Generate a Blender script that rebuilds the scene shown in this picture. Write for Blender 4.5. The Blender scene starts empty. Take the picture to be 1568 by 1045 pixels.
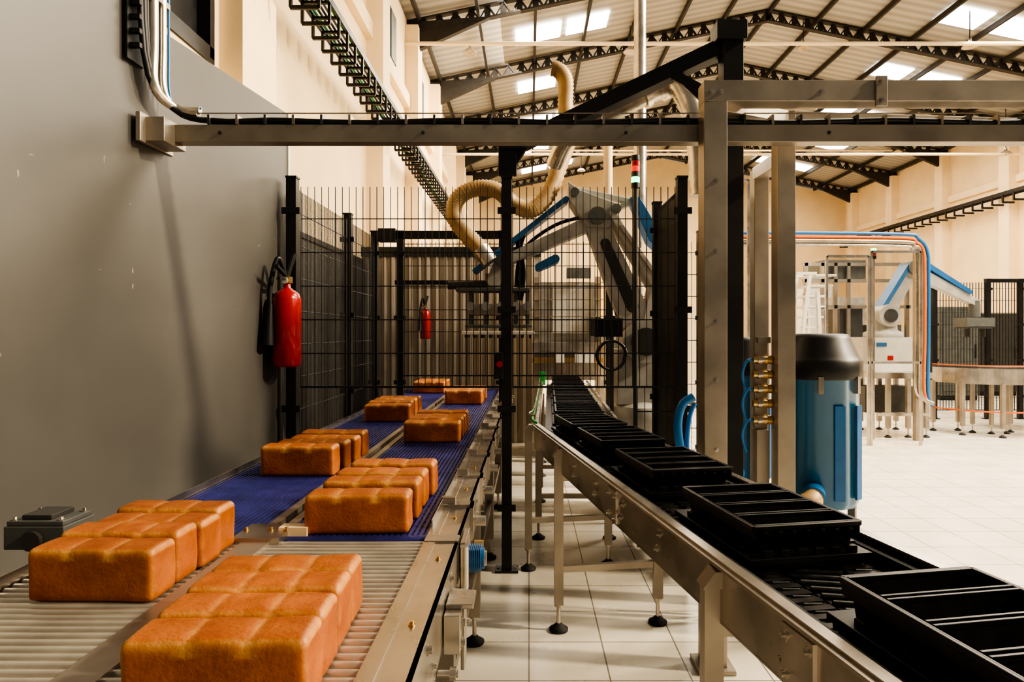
import bpy, bmesh, math, random
from mathutils import Vector, Matrix
random.seed(7)
F=1000.0; H=1.45; CU=810.0; CV=510.0
def P(u,v,y): return Vector(((u-CU)/F*y, y, H-(v-CV)/F*y))
scene=bpy.context.scene
# ---------------- materials
def mat(name,col,rough=.5,metal=0,var=0.0,vscale=8,bump=0,bscale=40,stretch=(1,1,1),emit=None,es=0,coat=0):
    m=bpy.data.materials.new(name); m.use_nodes=True
    nt=m.node_tree; b=nt.nodes['Principled BSDF']
    b.inputs['Base Color'].default_value=(col[0],col[1],col[2],1)
    b.inputs['Roughness'].default_value=rough; b.inputs['Metallic'].default_value=metal
    if coat: b.inputs['Coat Weight'].default_value=coat
    tc=nt.nodes.new('ShaderNodeTexCoord'); mp=nt.nodes.new('ShaderNodeMapping')
    mp.inputs['Scale'].default_value=stretch
    nt.links.new(tc.outputs['Object'],mp.inputs['Vector'])
    if var>0:
        n=nt.nodes.new('ShaderNodeTexNoise'); n.inputs['Scale'].default_value=vscale; n.inputs['Detail'].default_value=5
        nt.links.new(mp.outputs[0],n.inputs['Vector'])
        r=nt.nodes.new('ShaderNodeValToRGB')
        r.color_ramp.elements[0].position=.3; r.color_ramp.elements[1].position=.7
        r.color_ramp.elements[0].color=tuple(x*(1-var) for x in col)+(1,)
        r.color_ramp.elements[1].color=tuple(min(1,x*(1+var)) for x in col)+(1,)
        nt.links.new(n.outputs['Fac'],r.inputs['Fac']); nt.links.new(r.outputs[0],b.inputs['Base Color'])
        mr=nt.nodes.new('ShaderNodeMapRange'); mr.inputs['To Min'].default_value=max(.03,rough-.1); mr.inputs['To Max'].default_value=min(1,rough+.12)
        nt.links.new(n.outputs['Fac'],mr.inputs['Value']); nt.links.new(mr.outputs[0],b.inputs['Roughness'])
    if bump>0:
        n2=nt.nodes.new('ShaderNodeTexNoise'); n2.inputs['Scale'].default_value=bscale; n2.inputs['Detail'].default_value=4
        nt.links.new(mp.outputs[0],n2.inputs['Vector'])
        bp=nt.nodes.new('ShaderNodeBump'); bp.inputs['Strength'].default_value=bump; bp.inputs['Distance'].default_value=.01
        nt.links.new(n2.outputs['Fac'],bp.inputs['Height']); nt.links.new(bp.outputs[0],b.inputs['Normal'])
    if emit:
        b.inputs['Emission Color'].default_value=tuple(emit)+(1,); b.inputs['Emission Strength'].default_value=es
    return m
STEEL=mat('stainless_steel',(.52,.475,.42),.27,.95,var=.22,vscale=5)
STEELD=mat('brushed_frame_steel',(.37,.325,.27),.38,.7,var=.22,vscale=4)
ROLL=mat('roller_zinc',(.62,.57,.49),.34,.75,var=.12,vscale=12)
BLACK=mat('black_powdercoat',(.010,.010,.011),.45,0,var=.2)
PAN=mat('pan_black_coating',(.011,.010,.010),.38,.1,var=.35,vscale=20)
RUB=mat('rubber_black',(.02,.02,.02),.7)
BELTB=mat('blue_modular_belt',(.025,.028,.15),.42,0,var=.25,vscale=10,bump=.3,bscale=60)
BELTD=mat('blue_belt_gap',(.010,.010,.06),.6)
DARKBELT=mat('dark_chain_belt',(.03,.028,.027),.35,.6,var=.5,vscale=30)
CREAM=mat('cream_plaster',(.84,.66,.41),.85,0,var=.06,vscale=1.2,bump=.1)
CREAM2=mat('cream_trim',(.88,.70,.45),.8,0,var=.05,vscale=2)
CELLB=mat('cell_back_panel',(.34,.30,.25),.6,0,var=.12,vscale=2)
CELLB2=mat('cell_back_rib',(.48,.43,.36),.6,0,var=.08,vscale=2)
WHITEP=mat('white_machine_paint',(.68,.66,.61),.35,0,var=.08)
ROBW=mat('robot_light_grey',(.42,.405,.38),.38,0,var=.18)
BLUEP=mat('blue_paint',(.025,.13,.33),.4,0,var=.12)
TANKB=mat('tank_blue',(.009,.115,.24),.3,0,var=.12,vscale=4,coat=.3)
RED=mat('extinguisher_red',(.45,.007,.005),.25,0,coat=.5,var=.08)
ORANGE=mat('orange_cable',(.75,.16,.03),.5)
BLUEC=mat('blue_hose',(.02,.18,.5),.35)
GREENC=mat('green_cable',(.03,.36,.07),.5)
BRASS=mat('brass',(.6,.42,.2),.3,.9)
DUCT=mat('duct_silver',(.62,.57,.49),.28,.85,var=.2)
HOSE=mat('tan_flexible_hose',(.50,.33,.16),.45,0,var=.2)
DGREY=mat('dark_grey_paint',(.05,.049,.047),.35,0,var=.12)
MGREY=mat('grey_casting',(.12,.125,.12),.5,.2,var=.2)
ROOFD=mat('roof_steel_dark',(.035,.032,.03),.6,.2,var=.2)
SKYL=mat('skylight_glow',(1,.97,.9),.5,emit=(1,.96,.88),es=6)
LAMPR=mat('signal_red',(.8,.03,.02),.3,emit=(1,.05,.02),es=.6)
LAMPG=mat('signal_green',(.05,.8,.25),.3,emit=(.05,1,.35),es=4)
GLASS=bpy.data.materials.new('acrylic_guard'); GLASS.use_nodes=True
nt=GLASS.node_tree; nt.nodes.clear()
o=nt.nodes.new('ShaderNodeOutputMaterial'); mx=nt.nodes.new('ShaderNodeMixShader'); tr=nt.nodes.new('ShaderNodeBsdfTransparent'); gl=nt.nodes.new('ShaderNodeBsdfGlossy')
gl.inputs['Roughness'].default_value=.08; gl.inputs['Color'].default_value=(.9,.88,.84,1); tr.inputs['Color'].default_value=(.90,.89,.87,1); mx.inputs[0].default_value=.08
nt.links.new(tr.outputs[0],mx.inputs[1]); nt.links.new(gl.outputs[0],mx.inputs[2]); nt.links.new(mx.outputs[0],o.inputs[0])
def greywall():
    m=mat('grey_wall_paint',(.100,.096,.090),.38,0,var=.12,vscale=1.3)
    nt=m.node_tree; b=nt.nodes['Principled BSDF']
    src=b.inputs['Base Color'].links[0].from_socket
    tc=nt.nodes.new('ShaderNodeTexCoord')
    def marks(scale,st,rot,lo,hi,src):
        mp=nt.nodes.new('ShaderNodeMapping'); mp.inputs['Rotation'].default_value=(rot,0,0); mp.inputs['Scale'].default_value=st
        nt.links.new(tc.outputs['Object'],mp.inputs[0])
        n=nt.nodes.new('ShaderNodeTexVoronoi'); n.inputs['Scale'].default_value=scale
        nz=nt.nodes.new('ShaderNodeTexNoise'); nz.inputs['Scale'].default_value=16; nz.inputs['Detail'].default_value=4
        nt.links.new(tc.outputs['Object'],nz.inputs['Vector'])
        ad=nt.nodes.new('ShaderNodeMixRGB'); ad.blend_type='ADD'; ad.inputs[0].default_value=.10
        nt.links.new(mp.outputs[0],ad.inputs[1]); nt.links.new(nz.outputs['Color'],ad.inputs[2]); nt.links.new(ad.outputs[0],n.inputs['Vector'])
        r=nt.nodes.new('ShaderNodeValToRGB'); r.color_ramp.elements[0].position=lo; r.color_ramp.elements[0].color=(1,1,1,1); r.color_ramp.elements[1].position=hi; r.color_ramp.elements[1].color=(0,0,0,1)
        nt.links.new(n.outputs['Distance'],r.inputs[0])
        mix=nt.nodes.new('ShaderNodeMixRGB'); nt.links.new(r.outputs[0],mix.inputs[0]); nt.links.new(src,mix.inputs[1]); mix.inputs[2].default_value=(.27,.25,.23,1)
        return mix.outputs[0]
    s=marks(4,(1,1.8,.35),.6,.028,.045,src); s=marks(5,(1,.5,2.6),-.3,.025,.04,s)
    nt.links.new(s,b.inputs['Base Color'])
    return m
GREYW=greywall()
def floormat():
    m=mat('floor_tile',(.72,.68,.60),.22)
    nt=m.node_tree; b=nt.nodes['Principled BSDF']
    tc=nt.nodes.new('ShaderNodeTexCoord'); br=nt.nodes.new('ShaderNodeTexBrick')
    br.offset=0; br.inputs['Scale'].default_value=1; br.inputs['Brick Width'].default_value=.34; br.inputs['Row Height'].default_value=.34
    br.inputs['Mortar Size'].default_value=.0035; br.inputs['Color1'].default_value=(.74,.68,.58,1); br.inputs['Color2'].default_value=(.79,.73,.62,1); br.inputs['Mortar'].default_value=(.24,.21,.18,1)
    nt.links.new(tc.outputs['Object'],br.inputs['Vector'])
    n=nt.nodes.new('ShaderNodeTexNoise'); n.inputs['Scale'].default_value=3; n.inputs['Detail'].default_value=6; nt.links.new(tc.outputs['Object'],n.inputs['Vector'])
    mx=nt.nodes.new('ShaderNodeMixRGB'); mx.blend_type='MULTIPLY'; mx.inputs[0].default_value=.2
    nt.links.new(br.outputs['Color'],mx.inputs[1]); nt.links.new(n.outputs['Fac'],mx.inputs[2]); nt.links.new(mx.outputs[0],b.inputs['Base Color'])
    mr=nt.nodes.new('ShaderNodeMapRange'); mr.inputs['To Min'].default_value=.14; mr.inputs['To Max'].default_value=.38; nt.links.new(n.outputs['Fac'],mr.inputs['Value']); nt.links.new(mr.outputs[0],b.inputs['Roughness'])
    return m
FLOOR=floormat()
def roofmat():
    m=mat('roof_sheet_grey',(.6,.58,.54),.6)
    nt=m.node_tree; b=nt.nodes['Principled BSDF']
    tc=nt.nodes.new('ShaderNodeTexCoord'); w=nt.nodes.new('ShaderNodeTexWave'); w.bands_direction='Y'; w.inputs['Scale'].default_value=1.0
    nt.links.new(tc.outputs['Object'],w.inputs['Vector'])
    r=nt.nodes.new('ShaderNodeValToRGB'); r.color_ramp.elements[0].color=(.30,.28,.25,1); r.color_ramp.elements[1].color=(.42,.40,.36,1)
    nt.links.new(w.outputs['Fac'],r.inputs[0]); nt.links.new(r.outputs[0],b.inputs['Base Color'])
    return m
ROOFM=roofmat()
def breadmat():
    m=bpy.data.materials.new('bread_crust'); m.use_nodes=True; nt=m.node_tree; b=nt.nodes['Principled BSDF']
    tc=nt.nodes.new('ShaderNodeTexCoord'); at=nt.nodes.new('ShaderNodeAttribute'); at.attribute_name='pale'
    at2=nt.nodes.new('ShaderNodeAttribute'); at2.attribute_name='shade'
    n=nt.nodes.new('ShaderNodeTexNoise'); n.inputs['Scale'].default_value=11; n.inputs['Detail'].default_value=10; n.inputs['Roughness'].default_value=.65; nt.links.new(tc.outputs['Object'],n.inputs['Vector'])
    r=nt.nodes.new('ShaderNodeValToRGB'); r.color_ramp.elements[0].position=.3; r.color_ramp.elements[0].color=(.27,.063,.013,1); r.color_ramp.elements[1].position=.72; r.color_ramp.elements[1].color=(.50,.155,.036,1)
    nt.links.new(n.outputs['Fac'],r.inputs[0])
    mu=nt.nodes.new('ShaderNodeMixRGB'); mu.blend_type='MULTIPLY'; mu.inputs[0].default_value=1
    nt.links.new(r.outputs[0],mu.inputs[1]); nt.links.new(at2.outputs['Color'],mu.inputs[2])
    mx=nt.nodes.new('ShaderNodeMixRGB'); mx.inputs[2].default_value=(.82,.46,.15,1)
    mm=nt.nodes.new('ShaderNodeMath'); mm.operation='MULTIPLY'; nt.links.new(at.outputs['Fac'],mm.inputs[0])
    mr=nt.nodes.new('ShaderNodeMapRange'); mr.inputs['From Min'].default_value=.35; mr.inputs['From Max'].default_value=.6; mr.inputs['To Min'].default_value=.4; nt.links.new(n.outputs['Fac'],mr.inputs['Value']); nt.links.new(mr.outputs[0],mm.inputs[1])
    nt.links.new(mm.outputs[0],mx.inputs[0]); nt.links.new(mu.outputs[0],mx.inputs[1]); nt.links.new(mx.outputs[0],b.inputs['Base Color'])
    b.inputs['Roughness'].default_value=.45
    n2=nt.nodes.new('ShaderNodeTexNoise'); n2.inputs['Scale'].default_value=110; n2.inputs['Detail'].default_value=7; nt.links.new(tc.outputs['Object'],n2.inputs['Vector'])
    bp=nt.nodes.new('ShaderNodeBump'); bp.inputs['Strength'].default_value=.35; bp.inputs['Distance'].default_value=.005; nt.links.new(n2.outputs['Fac'],bp.inputs['Height']); nt.links.new(bp.outputs[0],b.inputs['Normal'])
    return m
BREAD=breadmat()
# ---------------- builder
class B:
    def __init__(s): s.v=[];s.f=[];s.m=[];s.sm=[];s.mats=[]
    def add(s,vs,fs,m,smooth=False):
        if m not in s.mats: s.mats.append(m)
        k=s.mats.index(m); o=len(s.v); s.v+= [tuple(x) for x in vs]
        for f in fs: s.f.append([i+o for i in f]); s.m.append(k); s.sm.append(smooth)
    def box(s,c,sz,m,rz=0,R=None):
        hx,hy,hz=sz[0]/2,sz[1]/2,sz[2]/2; c=Vector(c)
        M=R if R else Matrix.Rotation(rz,3,'Z')
        vs=[c+M@Vector((x*hx,y*hy,z*hz)) for x in(-1,1) for y in(-1,1) for z in(-1,1)]
        s.add(vs,[(0,1,3,2),(4,6,7,5),(0,4,5,1),(2,3,7,6),(0,2,6,4),(1,5,7,3)],m)
    def bb(s,x0,x1,y0,y1,z0,z1,m): s.box(((x0+x1)/2,(y0+y1)/2,(z0+z1)/2),(abs(x1-x0),abs(y1-y0),abs(z1-z0)),m)
    def bar(s,a,b,w,h,m,up=(0,0,1)):
        a=Vector(a);b=Vector(b);d=b-a;L=d.length
        if L<1e-6:return
        d.normalize(); up=Vector(up)
        if abs(d.dot(up))>.98: up=Vector((0,1,0))
        sx=d.cross(up).normalized(); uz=sx.cross(d).normalized()
        M=Matrix((sx,d,uz)).transposed()
        s.box((a+b)/2,(w,L,h),m,R=M)
    def cyl(s,a,b,r,m,n=16,r2=None,caps=True):
        a=Vector(a);b=Vector(b); d=(b-a).normalized(); r2=r if r2 is None else r2
        t=Vector((0,0,1)) if abs(d.z)<.9 else Vector((1,0,0))
        x=d.cross(t).normalized(); y=d.cross(x)
        vs=[]
        for i in range(n):
            q=2*math.pi*i/n; o=x*math.cos(q)+y*math.sin(q); vs.append(a+o*r); vs.append(b+o*r2)
        s.add(vs,[(2*i,2*i+1,(2*i+3)%(2*n),(2*i+2)%(2*n)) for i in range(n)],m,True)
        if caps:
            s.add([vs[2*i] for i in range(n)],[tuple(range(n))],m); s.add([vs[2*i+1] for i in range(n)],[tuple(range(n))],m)
    def tube(s,pts,r,m,n=10,sub=8,rib=0,ribn=2):
        pts=[Vector(p) for p in pts]; q=[]
        for i in range(len(pts)-1):
            p0=pts[max(i-1,0)];p1=pts[i];p2=pts[i+1];p3=pts[min(i+2,len(pts)-1)]
            for k in range(sub):
                t=k/sub; q.append(.5*((2*p1)+(p2-p0)*t+(2*p0-5*p1+4*p2-p3)*t*t+(3*p1-p0-3*p2+p3)*t**3))
        q.append(pts[-1])
        vs=[];prev=None
        for i,p in enumerate(q):
            d=(q[min(i+1,len(q)-1)]-q[max(i-1,0)]).normalized()
            if prev is None:
                t=Vector((0,0,1)) if abs(d.z)<.9 else Vector((0,1,0)); x=d.cross(t).normalized()
            else: x=(prev-d*prev.dot(d)).normalized()
            prev=x; y=d.cross(x); rr=r+(rib if i%ribn==0 else 0)
            for k in range(n):
                a=2*math.pi*k/n; vs.append(p+(x*math.cos(a)+y*math.sin(a))*rr)
        fs=[(i*n+k,i*n+(k+1)%n,(i+1)*n+(k+1)%n,(i+1)*n+k) for i in range(len(q)-1) for k in range(n)]
        s.add(vs,fs,m,True); s.add(vs[:n],[tuple(range(n))],m); s.add(vs[-n:],[tuple(range(n))],m)
    def prism(s,poly,ext,m):
        ext=Vector(ext); n=len(poly); a=[Vector(p) for p in poly]; b=[p+ext for p in a]
        s.add(a+b,[tuple(range(n)),tuple(range(n,2*n))]+[(i,(i+1)%n,(i+1)%n+n,i+n) for i in range(n)],m)
    def lathe(s,prof,c,m,n=28,sx=1,sy=1,smooth=True):
        vs=[]
        for r,z in prof:
            for k in range(n):
                a=2*math.pi*k/n; vs.append((c[0]+r*math.cos(a)*sx,c[1]+r*math.sin(a)*sy,c[2]+z))
        fs=[(i*n+k,i*n+(k+1)%n,(i+1)*n+(k+1)%n,(i+1)*n+k) for i in range(len(prof)-1) for k in range(n)]
        s.add(vs,fs,m,smooth); s.add(vs[:n],[tuple(range(n))],m); s.add(vs[-n:],[tuple(range(n))],m)
    def link(s,a,b,ra,rb,th,m,n=8):
        a=Vector(a);b=Vector(b); ang=math.atan2(b.z-a.z,b.x-a.x); poly=[]
        for k in range(n+1):
            q=ang+math.pi/2+math.pi*k/n; poly.append((a.x+ra*math.cos(q),a.y-th/2,a.z+ra*math.sin(q)))
        for k in range(n+1):
            q=ang-math.pi/2+math.pi*k/n; poly.append((b.x+rb*math.cos(q),b.y-th/2,b.z+rb*math.sin(q)))
        s.prism(poly,(0,th,0),m)
    def make(s,name,bev=0):
        me=bpy.data.meshes.new(name); me.from_pydata(s.v,[],s.f)
        for m in s.mats: me.materials.append(m)
        me.polygons.foreach_set('material_index',s.m); me.polygons.foreach_set('use_smooth',s.sm); me.update()
        bm=bmesh.new(); bm.from_mesh(me); bmesh.ops.recalc_face_normals(bm,faces=bm.faces); bm.to_mesh(me); bm.free()
        ob=bpy.data.objects.new(name,me); scene.collection.objects.link(ob)
        if bev:
            md=ob.modifiers.new('bevel','BEVEL'); md.width=bev; md.segments=2; md.limit_method='ANGLE'; md.angle_limit=.8
        return ob
def bolt(b,p,d,r=.008,m=None):
    p=Vector(p); d=Vector(d).normalized(); b.cyl(p-d*.002,p+d*.003,r*1.6,m or STEEL,12); b.cyl(p,p+d*.010,r,m or STEEL,6)
def foot(b,x,y,zt=.14):
    b.cyl((x,y,.03),(x,y,zt+.04),.010,STEEL,8)
    b.lathe([(.045,0),(.047,.012),(.030,.022),(.016,.035)],(x,y,0),RUB,16)
    b.cyl((x,y,zt-.01),(x,y,zt+.005),.022,STEEL,8)
def leg(b,x,y,zt,w=.05,m=None):
    b.bb(x-w/2,x+w/2,y-w/2,y+w/2,.13,zt,m or STEELD); foot(b,x,y,.13)
# ---------------- building shell
XL,XR,ZE=-2.85,16.7,8.65; XM=(XL+XR)/2; ZR=ZE+2.05; YE=34.5
b=B(); b.bb(-3.2,17.1,-3,YE+.3,-.1,0,FLOOR); b.make('floor')
b=B(); b.bb(XL-.25,XL,5.9,YE,0,ZE+.1,CREAM)
b.bb(XL-.25,XL,2.0,5.9,0,3.9,CREAM); b.bb(XL-.25,XL,2.0,5.9,5.6,ZE+.1,CREAM)
for y in [11.7+3.6*i for i in range(7)]:
    b.bb(XL,XL+.3,y-.28,y+.28,0,ZE-.1,CREAM2)
b.bb(XL,XL+.12,6,YE,6.6,6.9,CREAM2)
b.bb(XL,XL+.22,6.0,6.8,0,ZE,CREAM2)
b.make('wall_left')
b=B(); b.bb(XL-.2,XL-.1,2.0,5.9,3.9,5.6,BLACK); b.bb(XL-.1,XL+.02,2.0,5.88,3.86,4.0,BLACK); b.bb(XL-.1,XL+.02,5.8,5.88,3.9,5.6,BLACK); b.bb(XL-.1,XL-.02,3.9,3.96,4.0,5.6,DGREY)
b.make('window_1')
b=B(); b.bb(XR,XR+.25,9,YE,0,ZE+.1,CREAM)
for y in [11.7+3.6*i for i in range(7)]:
    b.bb(XR-.35,XR,y-.25,y+.25,0,ZE-.1,CREAM2)
b.bb(XR-.12,XR,9,YE,6.6,6.85,CREAM2)
b.make('wall_right')
for k,y in enumerate((13.5,17.1,20.7,24.3,27.9,31.5)):
    w=B(); w.bb(XL-.02,XL+.04,y-.3,y+.3,7.0,8.1,DGREY); w.bb(XL+.04,XL+.06,y-.24,y+.24,7.06,8.04,MGREY); w.make('window_%d'%(k+2))
b=B(); b.prism([(XL-.2,YE,0),(XR+.2,YE,0),(XR+.2,YE,ZE),(XM,YE,ZR),(XL-.2,YE,ZE)],(0,.25,0),CREAM)
for x in (0.5,4,9.8,13.2): b.bb(x-.2,x+.2,YE-.15,YE,0,ZE,CREAM2)
b.make('wall_back')
b=B()
Y0=6.0
for a,c,za,zc in((XL-.3,XM,ZE,ZR),(XM,XR+.3,ZR,ZE)):
    b.prism([(a,Y0,za+.12),(c,Y0,zc+.12),(c,Y0,zc+.18),(a,Y0,za+.18)],(0,YE-Y0+.3,0),ROOFM)
b.make('ceiling')
def rz(x): return ZE+(x-XL)*2.05/(XM-XL) if x<XM else ZR-(x-XM)*2.05/(XR-XM)
b=B()
frames=[8.1+3.6*i for i in range(8)]
for y in frames:
    for s0,s1 in((XL,XM),(XR,XM)):
        A=Vector((s0,y,rz(s0)+.08)); C=Vector((s1,y,rz(s1)+.08)); D=Vector((0,0,-.30))
        b.bar(A,C,.16,.035,ROOFD); b.bar(A+D,C+D,.16,.035,ROOFD)
        n=26
        for i in range(n+1):
            p=A.lerp(C,i/n); b.bar(p,p+D,.14,.03,ROOFD)
            if i<n:
                q=A.lerp(C,(i+1)/n); b.bar(p,p.lerp(q,.5)+D,.03,.09,ROOFD,up=(0,1,0)); b.bar(p.lerp(q,.5)+D,q,.03,.09,ROOFD,up=(0,1,0))
        sg=1 if s1>s0 else -1
        b.prism([(s0,y-.07,rz(s0)+.05),(s0,y-.07,rz(s0)-.75),(s0+sg*.35,y-.07,rz(s0)-.55),(s0+sg*2.0,y-.07,rz(s0+sg*2)-.22)],(0,.14,0),ROOFD)
for i in range(15):
    x=XL+.3+i*(XR-XL-.6)/14
    b.bar((x,Y0,rz(x)+.03),(x,YE,rz(x)+.03),.07,.14,ROOFD)
b.make('roof_truss')
b=B()
def sky(x0,x1,y0,y1):
    b.prism([(x0,y0,rz(x0)+.10),(x1,y0,rz(x1)+.10),(x1,y1,rz(x1)+.10),(x0,y1,rz(x0)+.10)],(0,0,.015),SKYL)
for j in range(7):
    y=9.1+3.6*j
    sky(-.35,.85,y+.6,y+1.5)
    if j%2==0: sky(1.0,2.1,y+.6,y+1.5)
    sky(11.0,12.1,y+.6,y+1.5); sky(12.4,13.6,y+.6,y+1.5)
b.make('skylight_panels')
b=B()
for (z,y) in((8.1,15.0),(9.0,27.0),(7.2,21.0)): b.cyl((XL,y,z),(XR,y,z),.045,CREAM2,10)
b.make('ceiling_pipes')
for (u,v,y) in((720,82,17),(965,80,18),(1230,74,19),(1485,72,17),(1385,237,26),(1540,237,21),(1100,150,24),(890,262,30)):
    p=P(u,v,y); c=B(); c.lathe([(.19,0),(.185,.02),(.13,.09),(.05,.13),(.04,.22)],p,DUCT,20); c.lathe([(.001,.01),(.17,.012)],p,WHITEP,20); c.cyl(p+Vector((0,0,.2)),(p.x,p.y,rz(p.x)+.09),.012,BLACK,6); c.make('high_bay_lamp')
def Xw(y): return -2.08+.14*y
b=B()
def wseg(y0,y1,z1): 
    b.prism([(Xw(y0),y0,0),(Xw(y1),y1,0),(Xw(y1)-.12,y1,0),(Xw(y0)-.12,y0,0)],(0,0,z1),GREYW)
wseg(-2.5,2.95,5.2); wseg(2.95,4.08,2.82)
b.bb(Xw(4.08)-.12,Xw(4.08)+.006,4.08,4.10,0,2.82,WHITEP)
b.make('wall_left_partition')
b=B(); b.bb(-2.3,-2.2,4.9,9.6,0,2.37,DGREY); b.bb(-2.32,-2.18,4.9,9.6,2.37,2.42,BLACK); b.make('wall_low_partition')
b=B(); b.bb(-2.2,.15,8.6,8.7,0,2.55,CELLB)
for i in range(20): b.bb(-2.15+i*.115,-2.11+i*.115,8.58,8.6,0,2.5,CELLB2)
b.bb(-2.2,.15,8.57,8.6,2.45,2.58,BLACK); b.make('wall_cell_back')
# ---------------- cable ladder left / right
b=B(); x0,x1,z=-2.53,-2.22,5.12
for x in(x0,x1): b.bb(x-.015,x+.015,6.2,34,z,z+.08,BLACK)
y=6.2
while y<34:
    b.bb(x0,x1,y-.02,y+.02,z,z+.03,BLACK); b.bb(x0-.01,x0+.02,y-.02,y+.02,z-.22,z,BLACK); b.bb(x0,x1,y-.015,y+.015,z-.24,z-.20,BLACK); b.bb(x1-.02,x1+.01,y-.015,y+.015,z-.22,z,BLACK); y+=.36
for i,m in enumerate((GREENC,BLACK,BLACK,DGREY,GREENC)): b.tube([(x0+.04+i*.055,6.2+k*3,z+.06+.012*math.sin(k*2+i)) for k in range(10)],.018,m,6,3)
b.make('cable_ladder')
b=B(); x0,x1,z=XR-.75,XR-.4,6.1
for x in(x0,x1): b.bb(x-.02,x+.02,10,34,z,z+.1,BLACK)
y=10
while y<34:
    b.bb(x0,XR-.36,y-.03,y+.03,z-.28,z-.22,BLACK); b.bb(x0-.01,x0+.03,y-.03,y+.03,z-.25,z,BLACK); y+=.5
b.tube([(x0+.15,10+k*3,z+.08) for k in range(9)],.05,DGREY,6,2); b.make('cable_ladder')
# ---------------- overhead beam with cable bundle
yb=2.93; zb=H+.303*yb
b=B(); xb0=Xw(yb)
b.bb(xb0+.01,3.3,yb-.035,yb+.035,zb-.04,zb+.037,STEELD)
b.bb(xb0+.008,xb0+.10,yb-.12,yb+.06,zb-.06,zb+.045,STEELD); b.bb(xb0+.0,xb0+.02,yb-.16,yb+.1,zb-.07,zb+.055,STEELD)
for i in range(5): bolt(b,(xb0+.3+i*.9,yb-.036,zb),(0,-1,0),.005,DGREY)
b.make('overhead_beam',.003)
b=B(); yt=2.78
for i,(r,m) in enumerate(((.012,BLACK),(.014,BLACK),(.010,BLACK),(.009,DGREY))):
    pts=[(Xw(yt)+.045,yt-.02+.03*i,5.0),(Xw(yt)+.045,yt-.02+.03*i,3.6),(Xw(yt)+.05,yt+.02*i,2.65),(Xw(yt)+.11,yb-.01,zb+.11),(Xw(yt)+.3,yb-.015+.012*i,zb+.06)]
    for k in range(1,19): pts.append((Xw(yt)+.3+k*.25,yb-.02+.013*i,zb+.055+.006*math.sin(k*1.7+i)))
    b.tube(pts,r,m,8,5)
x=xb0+.25
while x<3.2:
    b.bb(x-.005,x+.005,yb-.04,yb+.04,zb+.037,zb+.080,DGREY if int(x*8)%2 else STEELD); x+=.125
b.bb(xb0+.2,3.2,yb-.036,yb-.030,zb+.085,zb+.089,STEELD)
for k in range(38):
    z=2.65+k*.06; b.bb(Xw(yt)+.012,Xw(yt)+.06,yt-.045,yt-.025,z,z+.02,BLACK)
b.bb(Xw(yt)+.01,Xw(yt)+.018,yt-.06,yt+.06,2.6,5.0,BLACK)
b.make('cable_bundle')
b=B()
for i,(dy,r,m) in enumerate(((.12,.020,DUCT),(.175,.017,DUCT),(.215,.005,BLUEC))):
    y=2.72+dy; b.tube([(Xw(y)+.05,y,5.0),(Xw(y)+.05,y,3.4),(Xw(y)+.05,y,2.75),(Xw(y)+.06,y-.01,2.52),(Xw(y)+.10,yb-.0,zb+.12),(Xw(y)+.20,yb,zb+.10+.01*i)],r,m,12,6)
for z in(2.9,3.4,3.9): b.bb(Xw(2.9)+.005,Xw(2.9)+.06,2.80,2.94,z,z+.025,STEEL)
b.make('wall_conduit_pipes')
# ---------------- bread
def loafgeo(L,D,Hh,seed):
    rnd=random.Random(seed); bm=bmesh.new(); nx,ny,nz=48,18,16; r=.016
    def face(fn,a,c):
        g=[[bm.verts.new(fn(i/a*2-1,j/c*2-1)) for j in range(c+1)] for i in range(a+1)]
        for i in range(a):
            for j in range(c): bm.faces.new((g[i][j],g[i+1][j],g[i+1][j+1],g[i][j+1]))
    for s in(-1,1):
        face(lambda p,q:(p,q,s),nx,ny); face(lambda p,q:(p,s,q),nx,nz); face(lambda p,q:(s,p,q),ny,nz)
    bmesh.ops.remove_doubles(bm,verts=bm.verts,dist=1e-5)
    hx,hy,hz=L/2,D/2,Hh/2; seams=[-L/6+rnd.uniform(-.006,.006),L/6+rnd.uniform(-.006,.006)]
    out=[]; ph=rnd.uniform(0,6)
    for v in bm.verts:
        p=Vector((math.copysign(abs(v.co.x)**.85,v.co.x)*hx,math.copysign(abs(v.co.y)**.7,v.co.y)*hy,math.copysign(abs(v.co.z)**.7,v.co.z)*hz))
        q=Vector((max(-hx+r,min(hx-r,p.x)),max(-hy+r,min(hy-r,p.y)),max(-hz+r*.7,min(hz-r,p.z)))); d=p-q
        if d.length>1e-6: p=q+d.normalized()*min(r,d.length)
        top=max(0,(p.z/hz)); sd=max(0,abs(p.y)/hy)
        e=max(math.exp(-((p.x-s)/.012)**2) for s in seams)
        p.z+= -.0025*e*(top>.7)+.004*math.cos(p.y/hy*1.4)*top*(1-.4*(p.x/hx)**2)+.0008*math.sin(p.x*40+ph)*top
        p.y*=1-.015*e*(top>.7); p.y+= .0012*math.sin(p.x*25+p.z*20+ph)*sd
        p.x+=.0012*math.sin(p.z*50+ph)*abs(p.x)/hx; p.y*=1+.012*math.cos(p.z/hz*1.4)-.008
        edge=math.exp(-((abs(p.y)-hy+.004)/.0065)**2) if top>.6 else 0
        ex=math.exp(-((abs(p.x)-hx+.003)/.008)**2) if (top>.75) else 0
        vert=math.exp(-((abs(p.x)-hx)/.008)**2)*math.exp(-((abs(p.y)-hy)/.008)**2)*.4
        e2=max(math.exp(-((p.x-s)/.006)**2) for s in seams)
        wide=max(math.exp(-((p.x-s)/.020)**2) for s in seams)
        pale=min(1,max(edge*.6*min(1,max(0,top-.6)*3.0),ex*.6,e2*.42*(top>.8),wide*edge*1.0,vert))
        out.append((p,pale))
    bm.verts.index_update(); fs=[[v.index for v in f.verts] for f in bm.faces]; bm.free()
    return out,fs
LG=[loafgeo(.325,.109,.128,s) for s in range(5)]
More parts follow.
